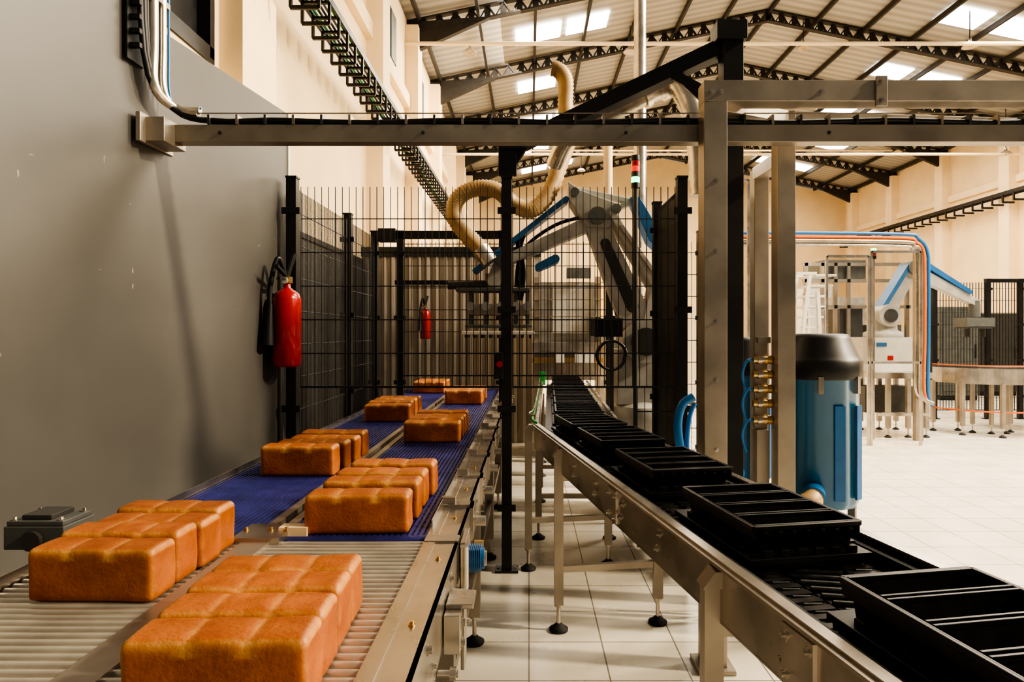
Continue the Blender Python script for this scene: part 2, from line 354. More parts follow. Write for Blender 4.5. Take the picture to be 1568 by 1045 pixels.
def pack(cx,yf,zt,depth=.45,w=.325,rot=0,seed=0,skew=0,name='bread_loaf_pack'):
    rnd=random.Random(seed); vs=[];fs=[];pl=[];sh=[]
    pit=(depth-.112)/3
    for i in range(4):
        g,gf=LG[(seed+i)%5]; o=len(vs); jx=rnd.uniform(-.006,.006)+skew*(i-1.5); a=rnd.uniform(-.03,.03); s=rnd.uniform(.86,1.1); js=w/.325; jz=rnd.uniform(.95,1.04)
        for p,e in g:
            x=p.x*js; y=p.y; vs.append((x*math.cos(a)-y*math.sin(a)+jx, x*math.sin(a)+y*math.cos(a)+i*pit, (p.z+.064)*jz)); pl.append(e); sh.append(s)
        fs+=[[k+o for k in f] for f in gf]
    me=bpy.data.meshes.new(name); me.from_pydata(vs,[],fs); me.materials.append(BREAD)
    me.polygons.foreach_set('use_smooth',[True]*len(fs))
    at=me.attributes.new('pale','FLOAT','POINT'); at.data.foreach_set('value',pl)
    at=me.attributes.new('shade','FLOAT','POINT'); at.data.foreach_set('value',sh)
    bm=bmesh.new(); bm.from_mesh(me); bmesh.ops.recalc_face_normals(bm,faces=bm.faces); bm.to_mesh(me); bm.free()
    ob=bpy.data.objects.new(name,me); ob.location=(cx,yf+.056,zt); ob.rotation_euler=(0,0,rot); scene.collection.objects.link(ob)
ZB=.80
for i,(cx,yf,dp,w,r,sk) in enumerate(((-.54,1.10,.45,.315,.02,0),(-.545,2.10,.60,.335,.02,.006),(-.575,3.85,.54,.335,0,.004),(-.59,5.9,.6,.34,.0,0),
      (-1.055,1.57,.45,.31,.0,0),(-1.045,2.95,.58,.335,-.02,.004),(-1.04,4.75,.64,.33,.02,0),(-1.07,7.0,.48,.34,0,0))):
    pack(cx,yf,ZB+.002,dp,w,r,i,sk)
# ---------------- left conveyor
b=B(); yS,yR,yEnd=.55,2.06,7.62
xl0,xl1,xr0,xr1=-1.335,-.885,-.80,-.325
y=yS+.03
while y<yR-.01:
    for a,c in((xl0,xl1),(xr0,xr1)): b.cyl((a,y,ZB-.0125),(c,y,ZB-.0125),.0112,ROLL,12)
    y+=.031
b.bb(xl0,xr1,yS,yEnd,ZB-.10,ZB-.085,BLACK)
for a,c in((xl0,xl1),(xr0+.02,xr1)):
    b.bb(a,c,yR+.03,yEnd,ZB-.02,ZB-.006,BELTD)
    n=int((c-a)/.0185)
    for i in range(n+1):
        x=a+.004+i*(c-a-.008)/n; b.bb(x-.0052,x+.0052,yR+.03,yEnd,ZB-.008,ZB,BELTB)
    b.cyl((a,yR+.03,ZB-.03),(c,yR+.03,ZB-.03),.030,BELTB,20)
y=yR+.1
while y<yEnd:
    b.bb(xl0,xl1,y-.002,y+.002,ZB-.008,ZB-.0035,BELTB); b.bb(xr0+.02,xr1,y-.002,y+.002,ZB-.008,ZB-.0035,BELTB); y+=.05
b.bb(xl1,xr0,yS,yR-.02,ZB-.09,ZB+.006,STEELD); b.bb(xl1+.005,xl1+.035,yR,yEnd,ZB-.09,ZB+.004,STEELD); b.bb(xr0-.02,xr0+.01,yR,yEnd,ZB-.09,ZB+.002,STEELD)
b.bb(xl1-.03,xr0+.03,yR-.05,yR+.10,ZB-.005,ZB+.018,STEEL)
for dx in(-.02,.06,.11): bolt(b,(xl1+dx,yR+.03,ZB+.018),(0,0,1),.006,BRASS)
b.box((xr0+.045,yR+.05,ZB+.012),(.09,.05,.03),CREAM2)
b.bb(xr1,xr1+.035,yS,yEnd,ZB-.02,ZB+.004,STEEL); b.bb(xr1+.03,xr1+.105,yS,yEnd,ZB-.005,ZB+.0,STEEL)
b.bb(xr1+.095,xr1+.105,yS,yEnd,ZB-.15,ZB,STEEL); b.bb(xr1+.03,xr1+.105,yS,yEnd,ZB-.155,ZB-.148,STEEL)
b.bb(xr1+.002,xr1+.006,yR+.1,yEnd,ZB,ZB+.03,STEEL)
b.bb(xl0-.045,xl0-.005,yS,yEnd,ZB-.15,ZB+.006,STEEL); b.bb(xl0-.012,xl0-.006,yS,yEnd,ZB,ZB+.03,STEEL)
XO=xr1+.105
y=1.0
while y<yEnd:
    bolt(b,(XO,y,ZB-.04),(1,0,0),.008); bolt(b,(XO,y+.07,ZB-.11),(1,0,0),.006); bolt(b,(xr1+.065,y+.03,ZB),(0,0,1),.005,BRASS); y+=.42
y=2.45
while y<yEnd:
    b.bb(XO-.08,XO+.012,y-.03,y+.03,ZB+.0,ZB+.012,STEEL); b.bb(XO,XO+.012,y-.03,y+.03,ZB-.12,ZB+.012,STEEL); bolt(b,(XO+.012,y,ZB-.05),(1,0,0),.010); b.bb(xr1,xr1+.05,y-.015,y+.015,ZB+.01,ZB+.035,STEEL); b.cyl((XO+.01,y+.12,ZB-.09),(XO+.05,y+.12,ZB-.09),.02,STEEL,14); y+=.5
for y in(2.0,3.05,4.2,5.4,6.6,7.5):
    leg(b,XO-.035,y,ZB-.15,.055); leg(b,xl0-.02,y,ZB-.15,.05); b.bb(xl0,XO-.04,y-.02,y+.02,.25,.29,STEELD); b.bb(xl0,XO-.04,y-.02,y+.02,ZB-.19,ZB-.15,STEELD)
b.bb(XO-.05,XO-.02,2.0,7.5,.33,.37,STEELD)
b.bb(xr1,XO,yR-.04,yR+.02,ZB,ZB+.006,STEELD)
b.make('bread_conveyor')
b=B(); b.cyl((XO+.012,2.13,.715),(XO+.075,2.13,.715),.033,BLUEP,20); b.cyl((XO+.075,2.13,.715),(XO+.082,2.13,.715),.024,DUCT,16); b.bb(XO+.004,XO+.02,2.05,2.21,.66,.79,STEEL)
b.cyl((XO+.02,2.02,.66),(XO+.02,2.02,.79),.014,STEEL,18); b.cyl((XO+.02,2.02,.64),(XO+.02,2.02,.66),.018,DGREY,16)
for a in range(8): b.bb(XO+.02+.006*a,XO+.023+.006*a,2.095,2.165,.68,.752,BLUEP)
b.cyl((XO+.03,2.28,.70),(XO+.06,2.28,.70),.026,BRASS,16)
b.make('belt_drive_motor',.001)
b=B(); b.bb(XO+.003,XO+.045,1.66,1.84,.63,.73,STEEL); b.bb(XO+.003,XO+.075,1.70,1.80,.73,.742,STEEL); b.bb(XO+.04,XO+.05,1.72,1.78,.56,.74,STEELD)
for y in(1.69,1.81): bolt(b,(XO+.045,y,.70),(1,0,0),.009); bolt(b,(XO+.045,y,.65),(1,0,0),.009)
for y in(1.45,1.5,1.57): b.cyl((XO+.0,y,.63),(XO+.05,y,.63),.009,STEEL,8); b.cyl((XO+.03,y,.63),(XO+.045,y,.63),.016,STEEL,6)
b.make('sensor_bracket',.002)
b=B(); gx,gy=-1.48,2.02
b.bb(gx-.09,gx+.09,gy-.07,gy+.07,.80,.87,MGREY); b.bb(gx-.085,gx+.085,gy-.065,gy+.065,.87,.885,MGREY); b.bb(gx-.05,gx+.04,gy-.05,gy+.05,.885,.90,DGREY)
for dx in(-.07,.07):
    for dy in(-.05,.05): bolt(b,(gx+dx,gy+dy,.885),(0,0,1),.006)
b.cyl((gx,gy-.071,.83),(gx,gy-.085,.83),.03,DGREY,16); b.cyl((gx+.08,gy,.78),(gx+.085,gy,.78),.02,STEEL); b.bb(gx-.03,gx+.085,gy-.04,gy+.04,.66,.80,MGREY)
b.make('gear_motor',.004)
# ---------------- right (pan) conveyor
def LX(y): return .727-.18*y
def RX(y): return 1.235-.18*y
ZT=.91
b=B(); ya,yc=.35,3.86
ang=math.atan2(.18,1)
def seg(fx,off0,off1,z0,z1,m,y0=ya,y1=yc):
    b.prism([(fx(y0)+off0,y0,z0),(fx(y0)+off1,y0,z0),(fx(y1)+off1,y1,z0),(fx(y1)+off0,y1,z0)],(0,0,z1-z0),m)
seg(LX,0,.006,ZT-.14,ZT,STEEL); seg(LX,0,.028,ZT-.003,ZT+.003,STEEL); seg(LX,0,.03,ZT-.145,ZT-.138,STEEL)
seg(RX,-.006,0,ZT-.14,ZT,STEEL); seg(RX,-.028,0,ZT-.003,ZT+.003,STEEL)
seg(LX,-.012,.0,ZT-.012,ZT-.004,STEELD)
b.prism([(LX(ya)+.03,ya,ZT-.10),(RX(ya)-.03,ya,ZT-.10),(RX(yc)-.03,yc,ZT-.10),(LX(yc)+.03,yc,ZT-.10)],(0,0,.01),BLACK)
ZP=ZT-.045
seg(LX,.09,.17,ZP-.025,ZP,DARKBELT); seg(RX,-.17,-.09,ZP-.025,ZP,DARKBELT); seg(LX,.19,.33,ZP-.03,ZP-.008,DARKBELT)
seg(LX,.045,.06,ZP-.06,ZP+.03,RUB); seg(RX,-.06,-.045,ZP-.06,ZP+.03,RUB)
y=.5
while y<yc:
    for fx,o in((LX,.13),(RX,-.13)): b.box((fx(y)+o,y,ZP+.001),(.075,.022,.006),DARKBELT,rz=ang); b.cyl((fx(y)+o-.02,y+.02,ZP+.001),(fx(y)+o+.02,y+.02,ZP+.001),.005,DARKBELT,8)
    b.cyl((LX(y)+.19,y,ZP-.006),(LX(y)+.33,y-.025,ZP-.006),.010,DARKBELT,8)
    y+=.04
y=.6
while y<3.8:
    bolt(b,(LX(y),y,ZT-.05),(-1,-.18,0),.008); bolt(b,(LX(y+.02),y+.02,ZT-.10),(-1,-.18,0),.007); y+=.33
for yj in(1.22,2.35):
    seg(LX,-.008,.0,ZT-.135,ZT-.02,STEEL,yj-.05,yj+.05)
    for dy in(-.035,.035):
        for dz in(-.115,-.04): bolt(b,(LX(yj+dy)-.008,yj+dy,ZT+dz),(-1,-.18,0),.006)
for yl in(1.56,3.18,4.0):
    xo=LX(yl)-.01
    leg(b,xo,yl,ZT-.06,.045); b.prism([(xo-.03,yl-.035,ZT-.06),(xo+.03,yl-.035,ZT-.06),(xo+.03,yl-.035,ZT-.02),(xo-.0,yl-.035,ZT-.02)],(0,.06,0),STEELD)
    leg(b,RX(yl)-.02,yl+.08,ZT-.14,.045); b.bar((xo,yl,.30),(RX(yl)-.02,yl+.08,.30),.03,.03,STEELD); b.bar((xo,yl,ZT-.16),(RX(yl)-.02,yl+.08,ZT-.16),.04,.04,STEELD)
b.make('pan_conveyor')
b=B(); 
def fx0(y): return .035+.03*(y-3.86)
ye=7.4
for o in(0,.50):
    b.prism([(fx0(3.88)+o,3.88,ZT-.14),(fx0(3.88)+o+.02,3.88,ZT-.14),(fx0(ye)+o+.02,ye,ZT-.14),(fx0(ye)+o,ye,ZT-.14)],(0,0,.14),STEEL)
b.prism([(fx0(3.88)+.06,3.88,ZP-.02),(fx0(3.88)+.46,3.88,ZP-.02),(fx0(ye)+.46,ye,ZP-.02),(fx0(ye)+.06,ye,ZP-.02)],(0,0,.02),DARKBELT)
b.tube([(LX(3.7)-.02,3.7,ZT+.03),(.02,3.86,ZT+.03),(fx0(4.3)-.01,4.3,ZT+.03),(fx0(6)-.01,6,ZT+.03)],.008,GREENC,8,6)
b.tube([(LX(3.75)-.02,3.78,ZT+.06),(.0,3.9,ZT+.06),(fx0(4.3)-.01,4.3,ZT+.06),(fx0(7)-.01,7,ZT+.06)],.006,STEEL,8,6)
for yl in(4.6,5.6,6.6,7.3):
    for o in(.01,.51): leg(b,fx0(yl)+o,yl,ZT-.14,.045)
    b.bar((fx0(yl),yl,.3),(fx0(yl)+.5,yl,.3),.03,.03,STEELD)
b.make('transfer_conveyor')
def pan(cx,cy,rot,z,name='bread_pan_set',W=.29,L=.42):
    b=B(); h=.105; n=4; 
    b.bb(-W/2-.02,W/2+.02,-L/2-.02,L/2+.02,.014,.030,PAN)
    b.bb(-W/2-.012,W/2+.012,-L/2-.012,L/2+.012,.0,.014,PAN)
    for s in(-1,1):
        b.bb(s*W/2-.006,s*W/2+.006,-L/2,L/2,h-.012,h,PAN); b.bb(-W/2,W/2,s*L/2-.006,s*L/2+.006,h-.012,h,PAN)
        b.bb(s*(W/2-.001)-.002,s*(W/2-.001)+.002,-L/2,L/2,.07,h,PAN)
    p=L/n
    for i in range(n):
        y0=-L/2+i*p+.008; y1=y0+p-.016; x0,x1=-W/2+.010,W/2-.010; k=.010; zt,zb=h-.002,.014
        T=[(x0,y0,zt),(x1,y0,zt),(x1,y1,zt),(x0,y1,zt)]; Bm=[(x0+k,y0+k,zb),(x1-k,y0+k,zb),(x1-k,y1-k,zb),(x0+k,y1-k,zb)]
        b.add(T+Bm,[(4,5,6,7),(0,1,5,4),(1,2,6,5),(2,3,7,6),(3,0,4,7)],PAN)
        b.bb(x0-.003,x1+.003,y0-.003,y0+.003,h-.008,h+.001,PAN); b.bb(x0-.003,x1+.003,y1-.003,y1+.003,h-.008,h+.001,PAN)
        for q in range(7):
            xx=x0+.02+q*(x1-x0-.04)/6
            b.bb(xx-.006,xx+.006,y0-.014,y0-.001,h-.022,h-.014,PAN)
        for s in(-1,1): b.bb(s*W/2-.009,s*W/2+.009,y0+.02,y0+.05,.03,.045,PAN)
    for q in range(6):
        xx=-W/2+.03+q*(W-.06)/5; b.bb(xx-.012,xx+.012,-L/2-.016,-L/2+.0,.03,.048,PAN)
    ob=b.make(name,.0015); ob.location=(cx,cy,z); ob.rotation_euler=(0,0,rot)
for cy in(1.09,1.83,2.49,3.10,3.62):
    pan(.985-.18*cy,cy,ang,ZP+.006)
for cy in(4.2,4.72,5.24,5.8,6.4,6.95): pan(fx0(cy)+.27,cy,-.03,ZP+.002)
# ---------------- stainless gantry frame
b=B(); ZG=2.53
C=(1.215,3.12); D=(1.375,3.9)
def post(p,w,zt): b.bb(p[0]-w/2,p[0]+w/2,p[1]-w/2,p[1]+w/2,.02,zt,STEELD); b.bb(p[0]-w/2-.03,p[0]+w/2+.03,p[1]-w/2-.03,p[1]+w/2+.03,0,.02,STEELD)
post((.797,2.835),.10,ZG-.09)
b.bb(.747,3.3,2.785,2.885,ZG-.09,ZG,STEELD)
post(C,.085,2.50); post(D,.085,2.42)
b.bar((.83,2.86,2.44),(C[0],C[1],2.47),.08,.06,STEELD); b.bar((C[0],C[1],2.28),(D[0],D[1],2.40),.08,.07,STEELD)
b.bar((C[0],C[1],2.47),(3.3,3.3,2.47),.07,.06,STEELD)
for z in(.95,1.25,1.5,1.8,2.1): bolt(b,(.80,2.785,z),(0,-1,0),.006)
b.box((1.5,2.78,2.48),(.05,.012,.13),STEELD)
for dz in(-.04,.04): bolt(b,(1.5,2.773,2.48+dz),(0,-1,0),.007)
for x in(.78,.82,1.25): bolt(b,(x,2.785,2.48),(0,-1,0),.007)
b.make('stainless_gantry_frame',.004)
b=B(); b.bb(1.03,1.135,3.45,3.56,0,3.08,BLACK); b.bb(.99,1.18,3.40,3.60,0,.02,BLACK)
b.bar((1.13,3.5,3.02),(-.06,3.98,2.60),.09,.085,BLACK); b.bar((1.0,3.52,2.72),(.80,3.62,2.88),.06,.05,BLACK)
b.box((1.07,3.5,3.05),(.16,.14,.10),BLACK); b.bar((1.05,3.5,2.6),(.83,3.6,2.86),.05,.04,BLACK)
b.bar((-.13,3.98,2.62),(-.13,3.98,2.41),.11,.06,BLACK); b.bar((-.06,3.98,2.60),(-.16,3.98,2.60),.1,.08,BLACK); b.bar((-.03,3.98,2.58),(-.13,3.98,2.42),.04,.04,BLACK)
b.make('jib_support',.003)
# ---------------- safety fence
def wires(b,p,q,z0,z1,pitch=.042,r=.0026,frame=True):
    p=Vector((p[0],p[1],0)); q=Vector((q[0],q[1],0)); L=(q-p).length; n=max(2,int(L/pitch)); Z=Vector((0,0,1))
    for i in range(n+1):
        c=p.lerp(q,i/n); b.cyl(c+Z*z0,c+Z*z1,r,BLACK,5,caps=False)
    z=z0; 
    while z<=z1+.001:
        b.cyl(p+Z*z,q+Z*z,.0035,BLACK,5,caps=False); z+=.205
    if frame: b.bar(p+Z*z0,q+Z*z0,.012,.012,BLACK)
def fpost(b,x,y,zt=2.39,w=.06):
    b.bb(x-w/2,x+w/2,y-w/2,y+w/2,.012,zt,BLACK); b.bb(x-w/2-.04,x+w/2+.04,y-.05,y+.05,0,.014,BLACK); b.bb(x-w/2-.004,x+w/2+.004,y-w/2-.004,y+w/2+.004,zt-.0,zt+.012,BLACK)
    for z in(.4,1.0,1.6,2.2):
        if z<zt: b.bb(x-w/2-.025,x+w/2+.025,y-w/2-.008,y-w/2+.004,z-.03,z+.01,BLACK)
    for s in(-1,1): bolt(b,(x+s*(w/2+.022),y,.014),(0,0,1),.007)
b=B(); YF=3.98; XFL=-1.44; XFR=.93; YB=6.1
for x in(XFL,-.135,XFR): fpost(b,x,YF)
wires(b,(XFL+.05,YF),(-.17,YF),1.12,2.34); wires(b,(-.10,YF),(XFR-.04,YF),1.12,2.34); wires(b,(.66,YF),(XFR-.04,YF),.15,1.12)
for y in(5.2,YB): fpost(b,XFL,y)
wires(b,(XFL,YF+.05),(XFL,5.15),.15,2.34,.025); wires(b,(XFL,5.25),(XFL,YB-.05),.15,2.34,.025)
for y in(YF+.08,5.12,5.28,YB-.08): b.bb(XFL-.012,XFL+.012,y-.015,y+.015,.15,2.34,BLACK)
fpost(b,XFR,4.75); wires(b,(XFR,YF+.05),(XFR,4.7),.15,2.34,.02); b.bb(XFR-.01,XFR+.01,YF+.06,4.7,.15,2.3,BLACK)
for x in(-1.2,-.25,.75,1.6): fpost(b,x,YB)
b.bb(-1.25,-.2,YB-.03,YB+.03,2.33,2.40,BLACK); b.bb(-1.25,-.2,YB-.02,YB+.02,1.9,1.94,BLACK)
b.box((-1.32,YB,2.36),(.16,.1,.12),BLACK)
wires(b,(-1.17,YB),(-.28,YB),1.05,2.3); wires(b,(-.22,YB),(.72,YB),1.05,2.3,.05); wires(b,(.78,YB),(1.57,YB),.15,2.3,.05)
b.make('safety_fence')
b=B(); c=P(765,558,3.9); b.bb(c.x-.03,c.x+.02,3.9,3.945,c.z-.09,c.z+.07,BLACK); b.cyl((c.x,3.9,c.z),(c.x,3.87,c.z),.018,RED,16); b.make('emergency_stop_box',.003)
# ---------------- extinguishers
def ext(x,y,z,side,s=1,name='fire_extinguisher'):
    b=B(); r=.075*s; h=.42*s
    b.lathe([(r*.8,0),(r,.015*s),(r,h-.05*s),(r*.85,h-.02*s),(r*.5,h),(r*.25,h+.012*s),(r*.25,h+.04*s)],(x,y,z),RED,28)
    b.box((x,y,z+h+.055*s),(.045*s,.045*s,.035*s),BRASS)
    b.bar((x,y,z+h+.07*s),(x-.01,y-.13*s,z+h+.12*s),.022*s,.014*s,BLACK); b.bar((x,y,z+h+.06*s),(x-.01,y-.10*s,z+h+.055*s),.02*s,.012*s,BLACK)
    b.bar((x,y,z+h+.07*s),(x+.03*s,y+.03,z+h+.2*s),.03*s,.016*s,BLACK)
    b.cyl((x,y-.03*s,z+h+.05*s),(x,y-.04*s,z+h+.05*s),.018*s,WHITEP,12)
    hx=x-.06*s
    b.tube([(x,y,z+h+.05*s),(x-.03*s,y-.05*s,z+h+.17*s),(hx,y-.08*s,z+h+.02*s),(hx-.0,y-.085*s,z+h-.12*s)],.013*s,BLACK,10,8)
    b.cyl((hx-.0,y-.085*s,z+h-.08*s),(hx-.01*s,y-.09*s,z+h-.30*s),.014*s,BLACK,14,.034*s)
    b.bb(x-.08*s,x,y-.02,y+(.02 if side=='x' else .08*s),z+h-.06*s,z+h-.02*s,BLACK)
    return b.make(name)
ext(Xw(3.86)+.11,3.86,1.25,'x',1.08)
ext(P(650,0,8.4).x,8.47,1.37,'y',.9)
# ---------------- vacuum unit
def vac(cx,cy,r,zb,zt,name,n=28):
    b=B()
    b.lathe([(r*.95,zb),(r,zb+.03),(r,zt-.27),(r*1.04,zt-.26)],(cx,cy,0),TANKB,n)
    b.lathe([(r*1.05,zt-.27),(r*1.09,zt-.255),(r*1.09,zt-.165),(r*1.04,zt-.15),(r*.98,zt-.13),(r*.80,zt-.03),(r*.74,zt-.005),(r*.6,zt)],(cx,cy,0),BLACK,n)
    for a in(-1.9,-.9,.3,2.2):
        x=cx+math.cos(a)*r*1.03;y=cy+math.sin(a)*r*1.03; b.box((x,y,zt-.30),(.030,.030,.10),STEEL,rz=a)
    for a in(-2.4,-.7,.9,2.5):
        x=cx+math.cos(a)*r*.85;y=cy+math.sin(a)*r*.85; b.box((x,y,zb*.55),(.04,.04,zb*.95),MGREY,rz=a); b.cyl((x-.015,y,.035),(x+.015,y,.035),.035,RUB,14)
    b.lathe([(r*.9,.10),(r*.92,.13),(r*.9,.16)],(cx,cy,0),MGREY,n)
    b.cyl((cx-r*.45,cy-r*.86,zb+.10),(cx-r*.6,cy-r*1.2,zb+.09),.06,BLUEC,18); b.tube([(cx-r*.6,cy-r*1.2,zb+.09),(cx-r*.85,cy-r*1.35,zb+.07),(cx-r*1.3,cy-r*1.2,zb+.02),(cx-r*1.7,cy-r*.8,zb-.05)],.050,HOSE,14,8,.006)
    b.box((cx+.03,cy-r*.99,zb+.33),(.06,.014,.55),BLUEP); b.box((cx+.16,cy-r*.80,zb+.33),(.05,.014,.55),BLUEP,rz=.6)
    b.make(name)
vac(1.765,4.0,.232,.42,1.445,'industrial_vacuum',14)
vac(1.53,4.72,.20,.38,1.42,'industrial_vacuum',20)
b=B(); bx,by=1.13,3.15
b.bb(bx-.03,bx+.03,by+.03,by+.05,.98,1.42,STEELD); b.bb(bx-.02,bx+.04,by+.01,by+.06,1.40,1.43,STEELD)
for i,z in enumerate((1.32,1.25,1.18,1.11,1.03)):
    b.cyl((bx-.05,by,z),(bx+.04,by,z),.017,BRASS,12); b.cyl((bx-.03,by,z),(bx-.01,by,z),.024,STEEL,6); b.cyl((bx+.02,by,z),(bx+.038,by,z),.024,BRASS,6)
    if i%2==0: b.tube([(bx-.05,by,z),(bx-.09,by-.02,z-.01),(bx-.10,by,z-.08),(bx-.07,by+.03,z-.16)],.007,BLUEC,8,6)
b.bb(bx-.03,bx+.03,by+.0,by+.06,0,.98,STEELD)
b.make('pneumatic_manifold')
b=B(); b.tube([P(1062,608,3.3),P(1045,620,3.3),P(1038,650,3.3),P(1042,690,3.3),P(1050,740,3.3),P(1060,850,3.3),P(1090,945,3.3)],.022,BLUEC,12,8)
b.tube([P(1064,618,3.35),P(1056,640,3.35),P(1052,690,3.35),P(1058,780,3.35),P(1080,930,3.35)],.012,BLUEC,12,8); b.make('blue_air_hose')
# ---------------- ducts / hoses / tower
b=B(); b.tube([P(905,183,4.6),P(945,166,4.5),P(985,146,4.4),P(1012,134,4.35),P(1035,130,4.3),P(1050,148,4.25),P(1062,178,4.2),P(1070,230,4.2),P(1074,300,4.2)],.070,DUCT,18,8,.005,2)
for u,v in((988,146),(1015,134)): b.cyl(P(u-4,v+2,4.38),P(u+4,v-2,4.38),.088,DUCT,18)
b.tube([P(905,183,4.6),P(870,210,4.75),P(850,250,5.0)],.065,DUCT,18,8); b.make('exhaust_duct')
b=B(); b.tube([P(845,105,5.6),P(856,108,5.6),P(866,125,5.6),P(866,165,5.6),P(872,205,5.5),P(860,245,5.4),P(838,300,5.3),P(812,322,5.25),P(785,312,5.25),P(765,294,5.2),P(735,288,5.2),P(705,300,5.2),P(694,325,5.2),P(708,352,5.2),P(730,375,5.2),P(742,392,5.2)],.060,HOSE,16,14,.010,2)
b.cyl(P(735,380,5.2),P(750,402,5.2),.07,DUCT,18)
b.make('flexible_suction_hose')
b=B(); p=P(980,0,6.6); b.cyl((p.x,6.6,2.6),(p.x,6.6,9.3),.062,DUCT,16); b.cyl((p.x,6.6,3.9),(p.x,6.6,3.95),.08,DUCT,16); p2=P(931,0,7.2); b.cyl((p2.x,7.2,0),(p2.x,7.2,3.6),.05,CREAM2,14); b.cyl((p.x,6.6,2.6),(p.x,6.6,0),.03,DUCT,12); b.make('vertical_service_pipe')
b=B(); q=P(973,282,5.0); x=q.x
b.cyl((x,5,0),(x,5,q.z-.03),.018,DGREY,12); b.cyl((x,5,0),(x,5,.02),.05,DGREY)
for i,m in enumerate((BLACK,LAMPG,DGREY,LAMPR,RED,BLACK)): b.cyl((x,5,q.z-.03+i*.042),(x,5,q.z+.008+i*.042),.032,m,18)
b.make('signal_tower')
# ---------------- robot
b=B(); g=lambda u,v:P(u,v,5.35)
c=g(980,0); cx,cy=c.x,5.35
b.lathe([(.30,0),(.30,.04),(.22,.06),(.21,.70),(.25,.74),(.25,.86),(.18,.90)],(cx,cy,0),ROBW,28)
b.box((cx,cy,1.10),(.42,.36,.44),ROBW); b.cyl((cx,cy-.24,1.38),(cx,cy+.24,1.38),.17,ROBW,24); b.cyl((cx,cy-.28,1.38),(cx,cy-.24,1.38),.11,DGREY,20)
b.link(g(982,515),g(908,335),.135,.085,.17,ROBW); b.link(g(966,470),g(925,375),.05,.04,.19,DGREY)
b.link(g(1000,440),g(935,332),.03,.03,.30,ROBW); b.link(g(1000,425),g(948,352),.018,.018,.36,DUCT)
b.link(g(1002,440),g(990,520),.05,.07,.2,ROBW)
V=Vector((0,.12,0))
b.prism([g(868,282)-V,g(888,296)-V,g(948,318)-V,g(930,352)-V,g(896,350)-V,g(872,312)-V],(0,.24,0),ROBW)
for u,v,r in((912,335,.07),(940,325,.04),(878,300,.035),(770,402,.05)): b.cyl(g(u,v)-Vector((0,.16,0)),g(u,v)+Vector((0,.16,0)),r,MGREY,18)
b.link(g(915,338),g(770,402),.06,.042,.15,ROBW); b.link(g(866,308),g(728,416),.022,.018,.20,BLUEP); b.link(g(850,398),g(825,410),.035,.03,.17,BLUEP)
b.prism([g(962,306)-V,g(976,306)-V,g(1003,352)-V,g(1003,384)-V,g(990,372)-V],(0,.2,0),BLUEP)
b.link(g(968,310),g(905,335),.02,.02,.1,ROBW); b.link(g(876,290),g(968,310),.02,.02,.08,ROBW)
b.link(g(770,402),g(757,430),.06,.06,.14,ROBW)
b.cyl(g(757,420),g(757,448),.07,MGREY,20)
b.cyl(g(686,437),g(775,437),.035,DGREY,16); b.bar(g(700,445),g(812,445),.25,.03,MGREY)
for u in(722,745,768,790,808):
    b.bar(g(u,447),g(u,502),.16,.035,MGREY,up=(1,0,0)); b.cyl(g(u,470)-Vector((0,.12,0)),g(u,470)-Vector((0,.08,0)),.035,STEEL,14)
b.bar(g(718,475),g(812,475),.2,.09,STEELD); b.bar(g(715,500),g(815,500),.3,.025,MGREY); b.bar(g(710,510),g(818,510),.34,.03,WHITEP)
for i in range(9): b.bar(g(716+i*12,512),g(716+i*12,518),.3,.02,DGREY,up=(1,0,0))
b.tube([g(795,460),g(800,420),g(795,380),g(800,360)],.03,BLACK,10,6); b.tube([g(905,330),g(850,345),g(800,385),g(790,440)],.015,BLACK,8,6)
b.tube([g(955,460),g(945,480),g(965,505),g(985,500)],.018,BLACK,8,6)
b.make('palletizing_robot',.006)
# ---------------- machinery behind cage
b=B()
def fr(u0,u1,v0,v1,y,d,m): 
    a=P(u0,v0,y);c=P(u1,v1,y); b.bb(a.x,c.x,y,y+d,c.z,a.z,m)
a=P(822,0,7.6).x; c=P(915,0,7.6).x
b.bb(a,c,7.6,8.4,.9,2.03,ROBW); b.bb(a,c,7.6,8.4,0,.5,MGREY)
for u in(822,915): x=P(u,0,7.58).x; b.bb(x-.03,x+.03,7.52,7.58,0,2.1,STEELD)
fr(846,908,432,510,7.57,.02,WHITEP); fr(905,950,488,515,7.45,.1,BLACK); fr(868,905,410,426,7.5,.1,MGREY)
for i in range(4): fr(815,925,432+i*26,434+i*26,7.50,.02,STEELD)
fr(815,925,524,540,7.45,.1,STEEL); fr(815,925,548,556,7.45,.1,BRASS)
for u in (850,880,895): fr(u,u+14,541,556,7.44,.05,WHITEP)
fr(825,835,570,590,7.44,.05,GREENC); fr(845,880,575,586,7.44,.1,RED)
b.bb(P(918,0,7.7).x,P(1005,0,7.7).x,7.6,8.3,0,1.45,ROBW); b.bb(P(930,0,7.7).x,P(990,0,7.7).x,7.58,7.6,.7,1.35,MGREY)
b.make('depanning_machine',.004)
b=B()
def ring(u,v,y,r):
    c=P(u,v,y); return [c+Vector((math.cos(t)*r,.01*t,math.sin(t)*r)) for t in [i*.6 for i in range(22)]]
b.tube(ring(938,545,4.9,.11),.010,BLACK,8,3); b.bb(P(912,0,4.9).x,P(955,0,4.9).x,4.95,5.0,1.42,1.56,BLACK)
b.bb(P(938,0,4.9).x-.015,P(938,0,4.9).x+.015,4.95,4.98,0,1.45,DGREY)
b.make('cable_reel_stand')
